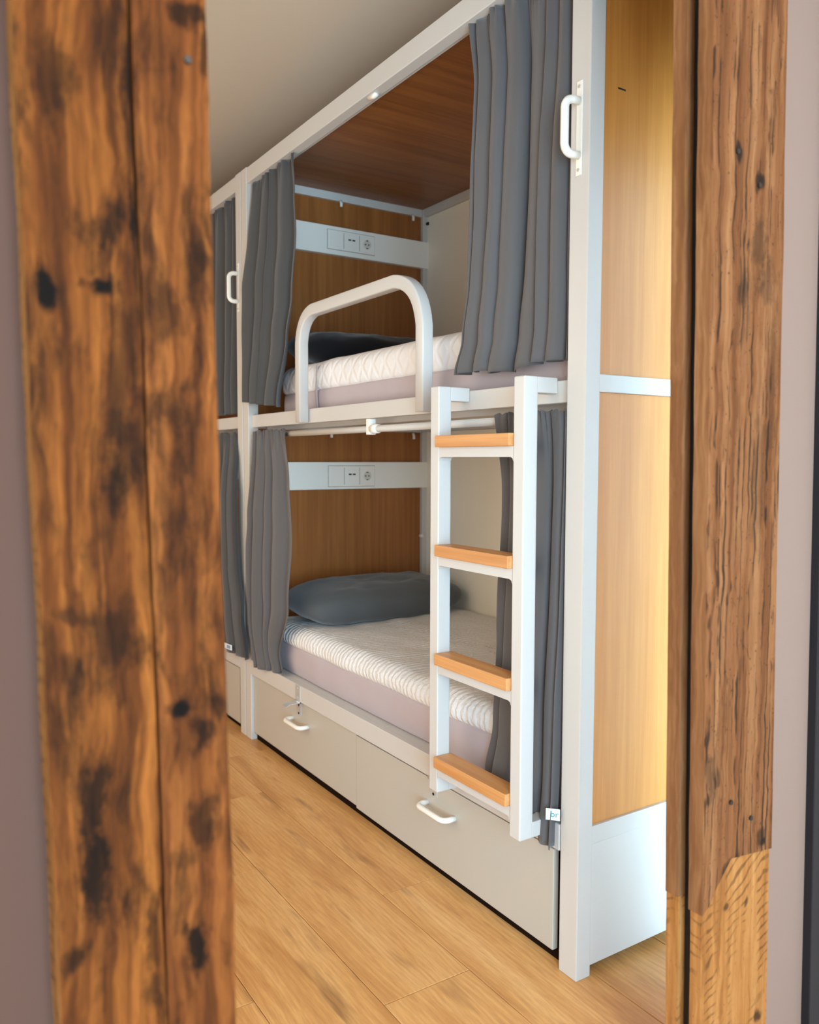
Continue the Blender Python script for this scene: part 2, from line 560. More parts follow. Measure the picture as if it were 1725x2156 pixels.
# ------------------------------------------------------------------ windows
def lean(o, k=0.020, z0=1.2):
    """old house: the door frame leans a little"""
    base = wloc(o)
    for v in o.data.vertices:
        v.co.x -= k * (v.co.z + base.z - z0)

w1 = struct(box('window_1', 0.200, 0.27, -0.448, -0.385, 0.0, 2.14, M_BLACK, None, 0.002), 'black metal window frame beside the doorway')
lean(w1)
for a in ((0.905, 0.95, 0.0, 2.14), (0.27, 0.905, 0.0, 0.04), (0.27, 0.905, 2.07, 2.14)):
    box('frame_bar', a[0], a[1], -0.448, -0.385, a[2], a[3], M_BLACK, w1, 0.002)
box('pane', 0.26, 0.91, -0.418, -0.412, 0.035, 2.075, M_GLASS, w1, 0)

w3 = struct(box('fill_window', -1.748, -1.744, FILL_WIN[0], FILL_WIN[1], FILL_WIN[2], FILL_WIN[3], M_OPAL, None, 0), 'added fill light window with a cream blind across the aisle')
for a in ((FILL_WIN[0] - 0.05, FILL_WIN[0], FILL_WIN[2] - 0.05, FILL_WIN[3] + 0.05), (FILL_WIN[1], FILL_WIN[1] + 0.05, FILL_WIN[2] - 0.05, FILL_WIN[3] + 0.05),
          (FILL_WIN[0], FILL_WIN[1], FILL_WIN[2] - 0.05, FILL_WIN[2]), (FILL_WIN[0], FILL_WIN[1], FILL_WIN[3], FILL_WIN[3] + 0.05)):
    box('frame_bar', -1.7495, -1.73, a[0], a[1], a[2], a[3], M_WHITE, w3, 0.002)
w2 = struct(box('window_2', WIN[0], WIN[1], HALL_Y - 0.09, HALL_Y - 0.03, WIN[2], WIN[2] + 0.05, M_BLACK, None, 0.002), 'large hall window behind the viewer')
box('frame_bar', WIN[0], WIN[1], HALL_Y - 0.09, HALL_Y - 0.03, WIN[3] - 0.05, WIN[3], M_BLACK, w2, 0.002)
for k in range(4):
    xx = WIN[0] + (WIN[1] - WIN[0] - 0.05) * k / 3
    box('frame_bar', xx, xx + 0.05, HALL_Y - 0.09, HALL_Y - 0.03, WIN[2] + 0.05, WIN[3] - 0.05, M_BLACK, w2, 0.002)

# ------------------------------------------------------------------ reclaimed timber door frame
def rough_board(name, poly, z0, z1, mat, parent, amp=0.0022, step=0.03, seed=0, ends=None):
    """board with cross-section poly (x, y); slightly wavy sawn surface; ends(x, y) may shift the lower end"""
    pts = []
    n = len(poly)
    for i in range(n):
        a, b = Vector(poly[i]), Vector(poly[(i + 1) % n])
        k = max(1, int((b - a).length / 0.02))
        for j in range(k):
            pts.append(a + (b - a) * (j / k))
    nz = max(2, int((z1 - z0) / step))
    cx = sum(p.x for p in pts) / len(pts)
    cy = sum(p.y for p in pts) / len(pts)
    vs, fs = [], []
    for j in range(nz + 1):
        for p in pts:
            zl = z0 + (ends(p.x, p.y) if ends else 0.0)
            z = zl + (z1 - zl) * j / nz
            d = noise.noise(Vector((p.x * 18 + seed, p.y * 18, z * 7))) * amp + noise.noise(Vector((p.x * 60 + seed, p.y * 60, z * 30))) * amp * 0.4
            q = Vector((p.x - cx, p.y - cy))
            q = q.normalized() * d if q.length > 1e-6 else q
            vs.append((p.x + q.x, p.y + q.y, z))
    m = len(pts)
    for j in range(nz):
        for i in range(m):
            fs.append((j * m + i, j * m + (i + 1) % m, (j + 1) * m + (i + 1) % m, (j + 1) * m + i))
    fs.append(tuple(range(m))[::-1])
    fs.append(tuple(nz * m + i for i in range(m)))
    me = bpy.data.meshes.new(name)
    me.from_pydata(vs, [], fs)
    me.update()
    o = link(name, me, mat, parent)
    if isinstance(mat, (list, tuple)):          # second material on the left side face
        for p in me.polygons:
            p.material_index = 1 if p.normal.x < -0.6 else 0
    lean(o)
    return o

YF = -0.470
L_LIGHT, L_MID, L_DARK, L_STAIN = srgb(130, 74, 29), srgb(84, 43, 15), srgb(40, 19, 7), srgb(13, 8, 5)
spots_a = [(-1.161, 1.426, 0.0264, 0.0146, 1), (-1.216, 1.415, 0.0168, 0.0234, 1), (-1.155, 1.482, 0.036, 0.0364, 0.8), (-1.2, 1.628, 0.0288, 0.052, 0.6), (-1.123, 1.647, 0.0086, 0.0676, 0.75), (-1.126, 1.487, 0.0096, 0.0468, 0.9), (-1.144, 1.327, 0.024, 0.1352, 0.6), (-1.138, 1.258, 0.0288, 0.0676, 0.6), (-1.198, 1.091, 0.024, 0.0182, 0.6), (-1.156, 1.061, 0.0432, 0.078, 0.65), (-1.2, 1.029, 0.0144, 0.026, 0.5), (-1.179, 0.885, 0.0216, 0.0676, 0.85), (-1.181, 0.798, 0.024, 0.0624, 0.9), (-1.202, 0.71, 0.0192, 0.0208, 0.8), (-1.117, 0.698, 0.012, 0.104, 0.7)]
spots_b = [(-1.064, 1.72, 0.0288, 0.0208, 0.8), (-1.049, 1.69, 0.0072, 0.0468, 0.7), (-1.095, 1.406, 0.024, 0.0468, 0.65), (-1.058, 1.456, 0.0192, 0.0312, 0.6), (-1.089, 0.963, 0.0202, 0.0208, 1), (-1.065, 0.926, 0.0168, 0.0416, 0.85), (-1.061, 0.836, 0.0216, 0.0312, 0.7), (-1.086, 0.798, 0.024, 0.0312, 0.5), (-1.071, 0.682, 0.0168, 0.0468, 0.95), (-1.048, 0.967, 0.0144, 0.0208, 0.6)]
O1, O2 = (-1.13, -0.44, 0), (-0.08, -0.44, 0)       # feet of the two posts: spots are given in room coordinates
M_JA = old_wood('reclaimed_wood_dark', L_LIGHT, L_MID, L_DARK, L_STAIN, spots_a, (42, 42, 2.2), (22, 22, 5.0), 0.485, 0.75, offset=O1)
M_JB = old_wood('reclaimed_wood_amber', srgb(132, 76, 33), srgb(92, 48, 19), srgb(46, 23, 8), L_STAIN, spots_b, (38, 38, 2.0), (22, 22, 6.0), 0.505, 0.7, offset=O1)
# right post: two boards with a dark slot between, lower ends spliced onto a paler raw block
R_LIGHT, R_MID, R_DARK, R_STAIN = srgb(146, 102, 66), srgb(120, 77, 46), srgb(86, 51, 29), srgb(38, 29, 23)
spots_r = [(-0.12, 1.767, 0.011, 0.0217, 0.9), (-0.056, 1.722, 0.0146, 0.0244, 0.95), (-0.053, 1.617, 0.0305, 0.0696, 0.5), (-0.097, 1.546, 0.0268, 0.0348, 0.6), (-0.03, 1.562, 0.0305, 0.0522, 0.45), (-0.008, 1.405, 0.0244, 0.174, 0.35), (-0.034, 1.218, 0.0366, 0.174, 0.3), (-0.151, 0.687, 0.0244, 0.0435, 0.5), (-0.086, 0.496, 0.0342, 0.0278, 0.85), (-0.0, 0.536, 0.0159, 0.0348, 0.75), (0.008, 0.521, 0.0098, 0.0104, 0.9), (-0.061, 0.472, 0.0122, 0.0217, 0.6)]
M_RU = old_wood('reclaimed_wood_brown', R_LIGHT, R_MID, R_DARK, R_STAIN, spots_r, (40, 40, 1.2), (30, 30, 1.8), 0.57, 0.55, 0.7, O2, 0.85)
M_RS = old_wood('reclaimed_wood_reveal', srgb(146, 104, 68), srgb(122, 81, 50), srgb(92, 58, 34), R_STAIN, (), (40, 40, 1.2), (14, 14, 2.0), 0.62, 0.35, offset=O2)
M_RL = old_wood('raw_pine_and_lit_edge', srgb(176, 126, 74), srgb(158, 106, 56), srgb(122, 76, 38), srgb(58, 40, 26),
                [(-0.089, 0.438, 0.0122, 0.0122, 0.8), (-0.03, 0.429, 0.0085, 0.0122, 0.8), (0.014, 0.201, 0.0171, 0.0191, 0.9)], (46, 46, 1.8), (60, 60, 14), 0.66, 0.45, 0.3, O2, kerf=0.6)
t1 = struct(empty('trim_1', (-1.13, -0.44, 0)), 'left doorway post of blotchy reclaimed timber boards')
rough_board('board', [(-1.229, YF), (-1.1185, YF), (-1.1185, WY1 - 0.005), (-1.229, WY1 - 0.005)], 0, 2.45, [M_JA, M_RL], t1, seed=3)  # paler left face: the light on it is put into its colour
rough_board('board', [(-1.1165, YF - 0.004), (-1.0375, YF - 0.004), (-1.0375, WY1 - 0.005), (-1.1165, WY1 - 0.005)], 0, 2.45, M_JB, t1, seed=11)
def nail(x, z, y, parent, r=0.0045):
    disc('nail', (x, y, z), 'Y', r, 0.004, M_NAIL, parent, 10)
nail(-1.069, 1.670, YF - 0.0065, t1, 0.0040)

XC, XR = -0.178, 0.024     # corner and outer edge of the post at eye height
t2 = struct(empty('trim_2', (-0.08, -0.44, 0)), 'right doorway post of reclaimed timber with a dark slot')
ZB = 0.44                  # where the upper timber has been cut off
def cut_front(x, y):
    s = (x - (XC + 0.01)) / (XR - XC)
    return 0.0 if s < 0 else min(0.085, 0.085 * s / 0.30) if s < 0.3 else 0.085 - 0.02 * (s - 0.3)
rough_board('board', [(XC, YF), (XR, YF), (XR, -0.4405), (XC, -0.4405)], ZB, 2.45, [M_RU, M_RS], t2, 0.0018, 0.025, 21, cut_front)
rough_board('board', [(XC + 0.001, -0.4155), (XR, -0.4155), (XR, -0.388), (XC + 0.001, -0.388)], ZB + 0.01, 2.45, M_RS, t2, 0.0012, 0.03, 33)
rough_board('board', [(XC + 0.003, YF + 0.004), (XR - 0.001, YF + 0.004), (XR - 0.001, -0.4430), (XC + 0.003, -0.4430)], 0, ZB + 0.11, M_RL, t2, 0.0010, 0.03, 45)
rough_board('board', [(XC + 0.004, -0.4155), (XR - 0.001, -0.4155), (XR - 0.001, -0.3885), (XC + 0.004, -0.3885)], 0, ZB + 0.0095, M_RL, t2, 0.0010, 0.03, 57)
lean(box('slot_filler', XC + 0.022, XR - 0.004, -0.4425, -0.4140, 0, 2.45, M_SLOT, t2, 0))
for x, z in ((-0.123, 1.765), (-0.061, 1.72), (-0.092, 0.631), (-0.032, 0.588)):
    nail(x + 0.0, z, YF - 0.0015, t2)
lh = struct(box('trim_3', -1.25, 0.06, YF, WY1 - 0.004, 2.36, 2.52, M_JB, None, 0.003), 'timber lintel over the doorway')

# ------------------------------------------------------------------ bunk beds
PX, PY, BL, BH, BW = 0.0464, 0.0604, 2.08, 2.48, 0.950
YN, YFAR = PY, BL - PY            # inner faces of the posts
XRL = 0.0175                      # upper side rail sits back from the posts

def d_handle(name, feet, out, mat, parent, r=0.0075, bend=0.02):
    """bow handle: two feet on a surface, bow standing off by vector out"""
    a, b = Vector(feet[0]), Vector(feet[1])
    o = Vector(out)
    path = round_path([a, a + o, b + o, b], bend, 7)
    up = (b - a).normalized().cross(o.normalized())
    return sweep(name, path, circ(r, 10), mat, parent, up)

def outlet(parent, x0, x1, z0, z1, y, lower):
    """frame with blank cover, charging insert and round socket"""
    fr = box('outlet_plate', x0, x1, y - 0.004, y, z0, z1, M_PLASTIC, parent, 0.001)
    box('gap_shade', x0 - 0.0022, x1 + 0.0022, y - 0.0008, y, z0 - 0.0022, z1 + 0.0022, M_GREIGE, fr, 0)  # grey rim, the shadow line round the plate put into its colour
    for k in (1, 2):
        box('module_gap', x0 + (x1 - x0) * k / 3 - 0.0012, x0 + (x1 - x0) * k / 3 + 0.0012, y - 0.0044, y - 0.0038, z0 + 0.008, z1 - 0.008, M_GREIGE, fr, 0)
    wd = (x1 - x0) / 3
    box('blank_cover', x0 + 0.010, x0 + wd - 0.006, y - 0.0075, y - 0.004, z0 + 0.014, z1 - 0.012, M_PLASTIC, fr, 0.0008)
    xa = x0 + wd
    box('charger_insert', xa + 0.012, x0 + 2 * wd - 0.006, y - 0.006, y - 0.004, z0 + 0.014, z1 - 0.012, M_PLASTIC, fr, 0.0006)
    zc = (z0 + z1) / 2
    if lower:
        box('port_flap', xa + 0.024, x0 + 2 * wd - 0.014, y - 0.0085, y - 0.006, z0 + 0.022, zc + 0.004, M_PLASTIC, fr, 0.0005)
    for k in range(2):
        box('port', xa + 0.022 + k * 0.021, xa + 0.037 + k * 0.021, y - 0.0066, y - 0.0058, zc + 0.005, zc + 0.0115, M_SLOT, fr, 0)
    xc = x0 + 2.5 * wd
    # round recessed socket: raised rim, sunken floor, pin holes, earth clips
    bm = bmesh.new()
    prof = [(0.0235, -0.004), (0.0235, -0.0072), (0.0205, -0.0078), (0.0195, -0.0044)]
    n = 24
    rings = [[bm.verts.new((xc + rr_ * math.cos(2 * math.pi * i / n), y + h, zc + rr_ * math.sin(2 * math.pi * i / n))) for i in range(n)] for rr_, h in prof]
    for r1, r2 in zip(rings, rings[1:]):
        for i in range(n):
            bm.faces.new((r1[i], r1[(i + 1) % n], r2[(i + 1) % n], r2[i]))
    bm.faces.new(rings[-1])
    link('socket', bm_mesh(bm, 'socket'), M_PLASTIC, fr)
    disc('socket_shade_disc', (xc, y - 0.0045, zc), 'Y', 0.0192, 0.0006, M_WELL_SHADE, fr, 24)  # shade of the recess put into a slightly darker disc
    for dx in (-0.0085, 0.0085):
        disc('pin_hole', (xc + dx, y - 0.0051, zc), 'Y', 0.0036, 0.0008, M_SLOT, fr, 8)
    for dz in (-0.0172, 0.0172):
        box('earth_clip', xc - 0.0045, xc + 0.0045, y - 0.0066, y - 0.0044, zc + dz - 0.002, zc + dz + 0.002, M_SLOT, fr, 0)

def peg(parent, x, y, z):
    """small white peg hanging from the frame"""
    path = [Vector((x, y, z + 0.012)), Vector((x, y - 0.006, z)), Vector((x, y - 0.006, z - 0.016))]
    sweep('peg', path, circ(0.0065, 8), M_PLASTIC, parent, (1, 0, 0))

def hasp(parent, y, z, open_leaf=True):
    """zinc hasp: plate on the fascia, folded flap, staple on the drawer"""
    h = box('hasp', -0.0025, 0.0, y - 0.021, y + 0.021, z, z + 0.062, M_METAL, parent, 0.0006)
    for dz in (0.012, 0.05):
        disc('screw', (-0.003, y, z + dz), 'X', 0.0042, 0.002, M_METAL, h, 8)
    sweep('knuckle', [(-0.005, y - 0.022, z - 0.002), (-0.005, y + 0.022, z - 0.002)], circ(0.0042, 8), M_METAL, h)
    if open_leaf:
        prism('flap', [(-0.006, z - 0.003), (-0.045, z - 0.004), (-0.060, z - 0.012), (-0.060, z - 0.014), (-0.045, z - 0.007), (-0.006, z - 0.006)], 'Y', y - 0.019, y + 0.019, M_METAL, h)
    box('staple_plate', 0.0085, 0.0115, y - 0.006, y + 0.032, z - 0.060, z - 0.012, M_METAL, h, 0.0006)
    for dz in (-0.054, -0.022):
        disc('screw', (0.008, y + 0.013, z + dz), 'X', 0.0045, 0.002, M_SLOT, h, 8)

def make_bed(oy, full=True):
    bed = empty('bunk_bed', (0.475, oy + BL / 2, 0))
    Y = lambda v: oy + v
    B = lambda n, x0, x1, y0, y1, z0, z1, m, p=bed, bev=0.0025: box(n, x0, x1, Y(y0), Y(y1), z0, z1, m, p, bev)
    # posts
    B('post', 0, PX, 0, PY, 0, BH, M_WHITE)
    B('post', 0, PX, BL - PY, BL, 0, BH, M_WHITE)
    B('post', BW - 0.044, BW, 0, PY, 0, BH, M_WHITE)
    B('post', BW - 0.044, BW, BL - PY, BL, 0, BH, M_WHITE)
    # top frame
    tr = B('top_rail', 0.002, PX - 0.004, YN, YFAR, 2.412, BH - 0.003, M_WHITE)
    B('curtain_track', PX - 0.006, PX + 0.018, YN, YFAR, 2.424, 2.4495, M_WHITE, tr, 0.001)
    B('top_rail', BW - 0.042, BW - 0.002, YN, YFAR, 2.418, BH - 0.003, M_WHITE)
    B('end_beam', PX, BW - 0.044, YFAR + 0.008, BL - 0.006, 2.416, 2.474, M_WHITE)
    B('end_beam', PX, BW - 0.044, 0.004, PY - 0.008, 2.432, 2.476, M_WHITE)
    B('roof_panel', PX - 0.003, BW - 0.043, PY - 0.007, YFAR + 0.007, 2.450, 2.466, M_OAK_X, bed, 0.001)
    sweep('track_end_stop', [(0.022, Y(1.015), 2.413), (0.022, Y(0.985), 2.408), (0.022, Y(0.968), 2.411)], circ(0.0085, 8), M_PLASTIC, bed)
    # upper deck
    B('side_rail', XRL, XRL + 0.025, YN + 0.003, YFAR, 1.380, 1.433, M_WHITE, bed, 0.002)
    B('side_rail', BW - 0.05, BW - 0.004, YN, YFAR, 1.380, 1.43, M_WHITE, bed, 0.002)
    B('deck', XRL + 0.026, BW - 0.052, 0.062, YFAR - 0.002, 1.392, 1.408, M_WHITE, bed, 0.001)
    B('deck_rib', 0.085, 0.115, YN, YFAR, 1.366, 1.391, M_WHITE, bed, 0.002)
    B('end_beam', PX, BW - 0.044, YFAR + 0.006, BL - 0.006, 1.376, 1.432, M_WHITE)
    # lower deck
    B('fascia', 0.0, 0.022, YN + 0.004, YFAR, 0.2965, 0.362, M_WHITE, bed, 0.002)
    for a, b in ((YN + 0.002, 0.92), (0.922, YFAR - 0.002)):
        B('deck_board', 0.023, BW - 0.052, a, b, 0.340, 0.3605, M_WHITE, bed, 0.001)
    B('side_rail', BW - 0.05, BW - 0.004, YN, YFAR, 0.30, 0.36, M_WHITE, bed, 0.002)
    # far end: oak panel, socket boards
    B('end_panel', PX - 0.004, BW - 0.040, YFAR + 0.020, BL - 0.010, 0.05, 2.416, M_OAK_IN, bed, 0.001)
    for z0, z1, low in ((2.170, 2.2955, False), (1.105, 1.2305, True)):
        bd = B('socket_board', PX + 0.004, BW - 0.007, 2.0125, YFAR + 0.0195, z0, z1, M_PLASTIC, bed, 0.002)
        if full:
            outlet(bd, 0.383, 0.627, z0 + (0.023 if not low else 0.013), z1 - (0.018 if not low else 0.018), Y(2.0125), low)
    # near end: oak panels with white cross rails
    B('end_panel', PX - 0.002, BW - 0.042, 0.010, 0.022, 0.368, 1.403, M_OAK_Z, bed, 0.001)
    B('end_panel', PX - 0.002, BW - 0.042, 0.010, 0.022, 1.440, 2.434, M_OAK_Z, bed, 0.001)
    B('cross_rail', PX - 0.001, BW - 0.043, 0.0015, 0.040, 1.4013, 1.4424, M_WHITE, bed, 0.0015)
    B('cross_rail', PX - 0.001, BW - 0.043, 0.0015, 0.040, 0.3265, 0.3705, M_WHITE, bed, 0.0015)
    B('kick_panel', PX - 0.001, BW - 0.043, 0.004, 0.020, 0.024, 0.3255, M_WHITE, bed, 0.001)
    B('scratch', 0.098, 0.123, 0.0096, 0.0101, 2.095, 2.099, M_NAIL, bed, 0) if full else None
    # back lining
    B('back_panel', BW - 0.018, BW - 0.008, YN, YFAR, 0.362, 1.379, M_PANELBEIGE, bed, 0.001)
    B('back_panel', BW - 0.018, BW - 0.008, YN, YFAR, 1.431, 2.417, M_PANELBEIGE, bed, 0.001)
    # plinth under the drawers, near-black: the shade below them is in its colour
    B('shade_plinth', 0.026, BW - 0.06, YN + 0.002, YFAR - 0.002, 0.0005, 0.0275, M_DARKGAP, bed, 0)
    # drawers
    for a, b, x, zb, zt in ((1.0925, YFAR - 0.003, 0.012, 0.034, 0.2935), (0.093, 1.0885, 0.010, 0.028, 0.2865)):
        dr = B('drawer', x, x + 0.018, a, b, zb, zt, M_DRAWER, bed, 0.002)
        B('drawer_box', x + 0.0185, 0.80, a + 0.03, b - 0.03, zb + 0.012, zt - 0.05, M_DARKGAP, dr, 0)
        yc = (a + b) / 2 - 0.014
        d_handle('handle', ((x, Y(yc - 0.070), 0.209), (x, Y(yc + 0.070), 0.209)), (-0.040, 0, -0.001), M_PLASTIC, dr, 0.0085, 0.03)
    # curtain rod under the upper rail
    rd = sweep('curtain_rod', [(0.032, Y(YN), 1.345), (0.032, Y(YFAR), 1.345)], circ(0.0115, 14), M_WHITE, bed)
    br = B('rod_bracket', 0.020, 0.046, 1.014, 1.036, 1.326, 1.379, M_PLASTIC, rd, 0.002)
    sweep('rod_collar', [(0.032, Y(0.975), 1.345), (0.032, Y(1.013), 1.345)], circ(0.0155, 14), M_PLASTIC, rd)
    # grab handle with plate on the near post
    pl_ = B('handle_plate', -0.003, 0.0, 0.022, 0.040, 1.888, 2.096, M_PLASTIC, bed, 0.0008)
    d_handle('grab_handle', ((-0.003, Y(0.031), 1.932), (-0.003, Y(0.031), 2.052)), (-0.040, 0.004, 0), M_PLASTIC, pl_, 0.0095, 0.026)
    for z in (1.90, 2.084):
        disc('screw', (-0.004, Y(0.031), z), 'X', 0.004, 0.002, M_METAL, pl_, 8)
    if full:
        # guard rail bow in front of the upper side rail
        gp = round_path([(-0.004, Y(1.478), 1.382), (-0.004, Y(1.478), 1.785), (-0.004, Y(0.653), 1.785), (-0.004, Y(0.653), 1.384)], [0, 0.11, 0.15, 0], 10)
        sweep('guard_rail', gp, rrect(0.0205, 0.019, 0.005), M_WHITE, bed, (1, 0, 0))
        for x, z in ((0.453, 2.403), (0.844, 2.403), (0.851, 1.358), (0.40, 1.358)):
            peg(bed, x, Y(2.018), z)
        sweep('peg', [(0.894, Y(2.019), 0.868), (0.894, Y(1.998), 0.866)], circ(0.008, 8), M_PLASTIC, bed)
        disc('cable_grommet', (0.928, Y(2.012), 2.385), 'Y', 0.0075, 0.012, M_SLOT, bed, 10)
        hasp(bed, Y(1.535), 0.299, True)
        hasp(bed, Y(0.60), 0.299, False)
    return bed

bed1 = tag(make_bed(0.0, True), 'white metal bunk bed with oak end panels, guard bow and two drawers, nearest the doorway', 'bunk bed', 'white bunk beds in a row')
bed2 = tag(make_bed(BL + 0.0067, False), 'white bunk bed standing behind the nearest one, mostly hidden by the left timber post', 'bunk bed', 'white bunk beds in a row')

# ------------------------------------------------------------------ ladder hooked on the upper rail
lad = empty('ladder', (-0.066, 0.303, 0.323), 'white metal ladder with four oak rungs hooked on the bunk bed rail', 'ladder')
for a, b in ((0.1091, 0.148), (0.458, 0.497)):
    up_ = box('upright', -0.0872, -0.0450, a, b, 0.323, 1.4408, M_WHITE, lad, 0.003)
    box('hook', -0.0455, 0.0170, a + 0.0005, b - 0.0005, 1.4025, 1.4403, M_WHITE, up_, 0.002)
    box('stand_off', -0.0455, -0.0005, a + 0.0005, b - 0.0005, 0.3235, 0.362, M_WHITE, up_, 0.002)
for z in (0.429, 0.716, 1.014, 1.308):
    box('rung', -0.1005, -0.040, 0.1492, 0.4568, z - 0.031, z, M_RUNG, lad, 0.0018)
    # bar with filleted welds under the rung
    z1 = z - 0.0312
    poly = [(0.1485, z1), (0.4575, z1), (0.4575, z1 - 0.036), (0.4545, z1 - 0.029), (0.4475, z1 - 0.026), (0.1585, z1 - 0.026), (0.1515, z1 - 0.029), (0.1485, z1 - 0.036)]
    prism('rung_bar', poly, 'X', -0.0862, -0.046, M_WHITE, lad)

# ------------------------------------------------------------------ mattresses
def rounded_slab(name, x0, x1, y0, y1, z0, z1, r, mat, parent, bulge=0.0, wob=0.0, seed=0, ntop=40, sag=None):
    """soft block: rounded upper edges, side bulge"""
    prof = []                                # (inset, z) from bottom centre out and up over the top
    h = z1 - z0
    rb = min(r * 0.5, h * 0.3)
    for k in range(5):
        t = math.radians(90 * k / 4)
        prof.append((rb * (1 - math.sin(t)), z0 + rb * (1 - math.cos(t))))
    for k in range(1, 5):
        prof.append((0, z0 + rb + (h - rb - r) * k / 5))
    for k in range(9):
        t = math.radians(90 * k / 8)
        prof.append((r * (1 - math.cos(t)), z1 - r + r * math.sin(t)))
    for k in range(1, ntop // 2):
        prof.append((r + (min(x1 - x0, y1 - y0) / 2 - r) * k / (ntop // 2), z1))
    def ring(ins):
        pts = []
        a0, a1, b0, b1 = x0 + ins, x1 - ins, y0 + ins, y1 - ins
        cr = max(0.002, 0.05 - ins)
        nx, ny = 24, 60
        for i in range(nx): pts.append((a0 + (a1 - a0) * i / nx, b0))
        for i in range(ny): pts.append((a1, b0 + (b1 - b0) * i / ny))
        for i in range(nx): pts.append((a1 - (a1 - a0) * i / nx, b1))
        for i in range(ny): pts.append((a0, b1 - (b1 - b0) * i / ny))
        out = []
        for x, y in pts:                     # round the plan corners
            cx = min(max(x, a0 + cr), a1 - cr)
            cy = min(max(y, b0 + cr), b1 - cr)
            dx, dy = x - cx, y - cy
            if abs(dx) > 1e-9 and abs(dy) > 1e-9:
                l = math.hypot(dx, dy)
                x, y = cx + dx / l * cr, cy + dy / l * cr
            out.append((x, y))
        return out
    vs, fs = [], []
    xm, ym = (x0 + x1) / 2, (y0 + y1) / 2
    for ins, z in prof:
        rg = ring(ins)
        k = math.sin(math.pi * min(1, max(0, (z - z0) / h))) * bulge
        for x, y in rg:
            dz = noise.noise(Vector((x * 9 + seed, y * 9, z * 9))) * wob
            dx = (-k if x < xm else k) * (1 if abs(x - xm) > (x1 - x0) * 0.4 else 0)
            s = sag(x, y) if sag else 0
            vs.append((x + dx + noise.noise(Vector((seed, y * 6, z * 12))) * wob * 1.2, y, z + dz * (z - z0) / h + s * (z - z0) / h))
    m = len(rg)
    for j in range(len(prof) - 1):
        for i in range(m):
            fs.append((j * m + i, j * m + (i + 1) % m, (j + 1) * m + (i + 1) % m, (j + 1) * m + i))
    fs.append(tuple(range(m))[::-1])
    fs.append(tuple((len(prof) - 1) * m + i for i in range(m)))
    me = bpy.data.meshes.new(name)
    me.from_pydata(vs, [], fs)
    me.update()
    return link(name, me, mat, parent, True)

mu = empty('mattress', (0.48, 1.03, 1.409), 'mattress with quilted white top and mauve side on the upper bunk', 'mattress', 'mattresses on the near bunk bed')
rounded_slab('core', 0.074, 0.915, 0.075, 1.84, 1.4095, 1.513, 0.012, M_MAUVE, mu, 0.004, 0.002, 1)
rounded_slab('quilted_top', 0.070, 0.920, 0.071, 1.845, 1.506, 1.624, 0.045, M_DIAM, mu, 0.004, 0.004, 2)
mstrip = grid_mesh('seam', 6, 20, lambda u, v: (0.0655 - 0.002 * math.sin(math.pi * u) , 1.475 + 0.016 * u + 0.012 * math.sin(3 * v), 1.425 + 0.175 * v))
link('seam', mstrip, M_MAUVE, mu, True)  # thin mauve strip curving up the mattress side
ml = empty('mattress', (0.48, 1.03, 0.362), 'mattress with rippled white cover and mauve side on the lower bunk', 'mattress', 'mattresses on the near bunk bed')
rounded_slab('core', 0.055, 0.918, 0.080, 1.95, 0.3615, 0.482, 0.014, M_MAUVE, ml, 0.008, 0.004, 5)
rounded_slab('quilted_top', 0.050, 0.922, 0.074, 1.956, 0.470, 0.556, 0.050, M_WAVY, ml, 0.004, 0.007, 8)

# ------------------------------------------------------------------ pillows
def pillow(name, c, lx, ly, h, rz, tilt, mat, label, seed, pw=2.6):
    n1, n2 = 72, 18
    vs, fs = [], []
    for sgn in (1, -1):
        base = len(vs)
        for j in range(n2 + 1):
            r = math.sin(math.pi / 2 * j / n2)
            for i in range(n1):
                t = 2 * math.pi * i / n1
                ct, st = math.cos(t), math.sin(t)
                a = math.copysign(abs(ct) ** (2 / pw), ct) * r
                b = math.copysign(abs(st) ** (2 / pw), st) * r
                e = max(0.0, 1 - r ** 4.5) ** 0.5
                z = sgn * h / 2 * e + (noise.noise(Vector((a * 3 + seed, b * 3, sgn))) * 0.014 + noise.noise(Vector((a * 9 + seed, b * 9, sgn))) * 0.004) * e
                vs.append((a * lx / 2 * (1 - 0.04 * b * b), b * ly / 2 * (1 - 0.04 * a * a), z))
        for j in range(n2):
            for i in range(n1):
                fs.append((base + j * n1 + i, base + j * n1 + (i + 1) % n1, base + (j + 1) * n1 + (i + 1) % n1, base + (j + 1) * n1 + i))
    me0 = bpy.data.meshes.new('t')
    me0.from_pydata(vs, [], fs)
    bm = bmesh.new()
    bm.from_mesh(me0)
    bmesh.ops.remove_doubles(bm, verts=bm.verts, dist=0.0004)
    R = Matrix.Translation(Vector(c)) @ Matrix.Rotation(rz, 4, 'Z') @ Matrix.Rotation(tilt, 4, 'X')
    bmesh.ops.transform(bm, matrix=R, verts=bm.verts)
    o = link(name, bm_mesh(bm, name), mat, None, True, c)
    return tag(o, label, 'pillow', 'pillows on the near bunk bed')
pillow('pillow', (0.490, 1.765, 0.634), 0.82, 0.37, 0.158, math.radians(3), math.radians(5), M_PIL, 'slate grey pillow lying against the oak panel on the lower bunk', 3, 5.5)
pillow('pillow', (0.42, 1.665, 1.690), 0.74, 0.33, 0.145, math.radians(-2), math.radians(8), M_PIL_D, 'black pillow lying on the upper bunk behind the guard bow', 9, 4.0)

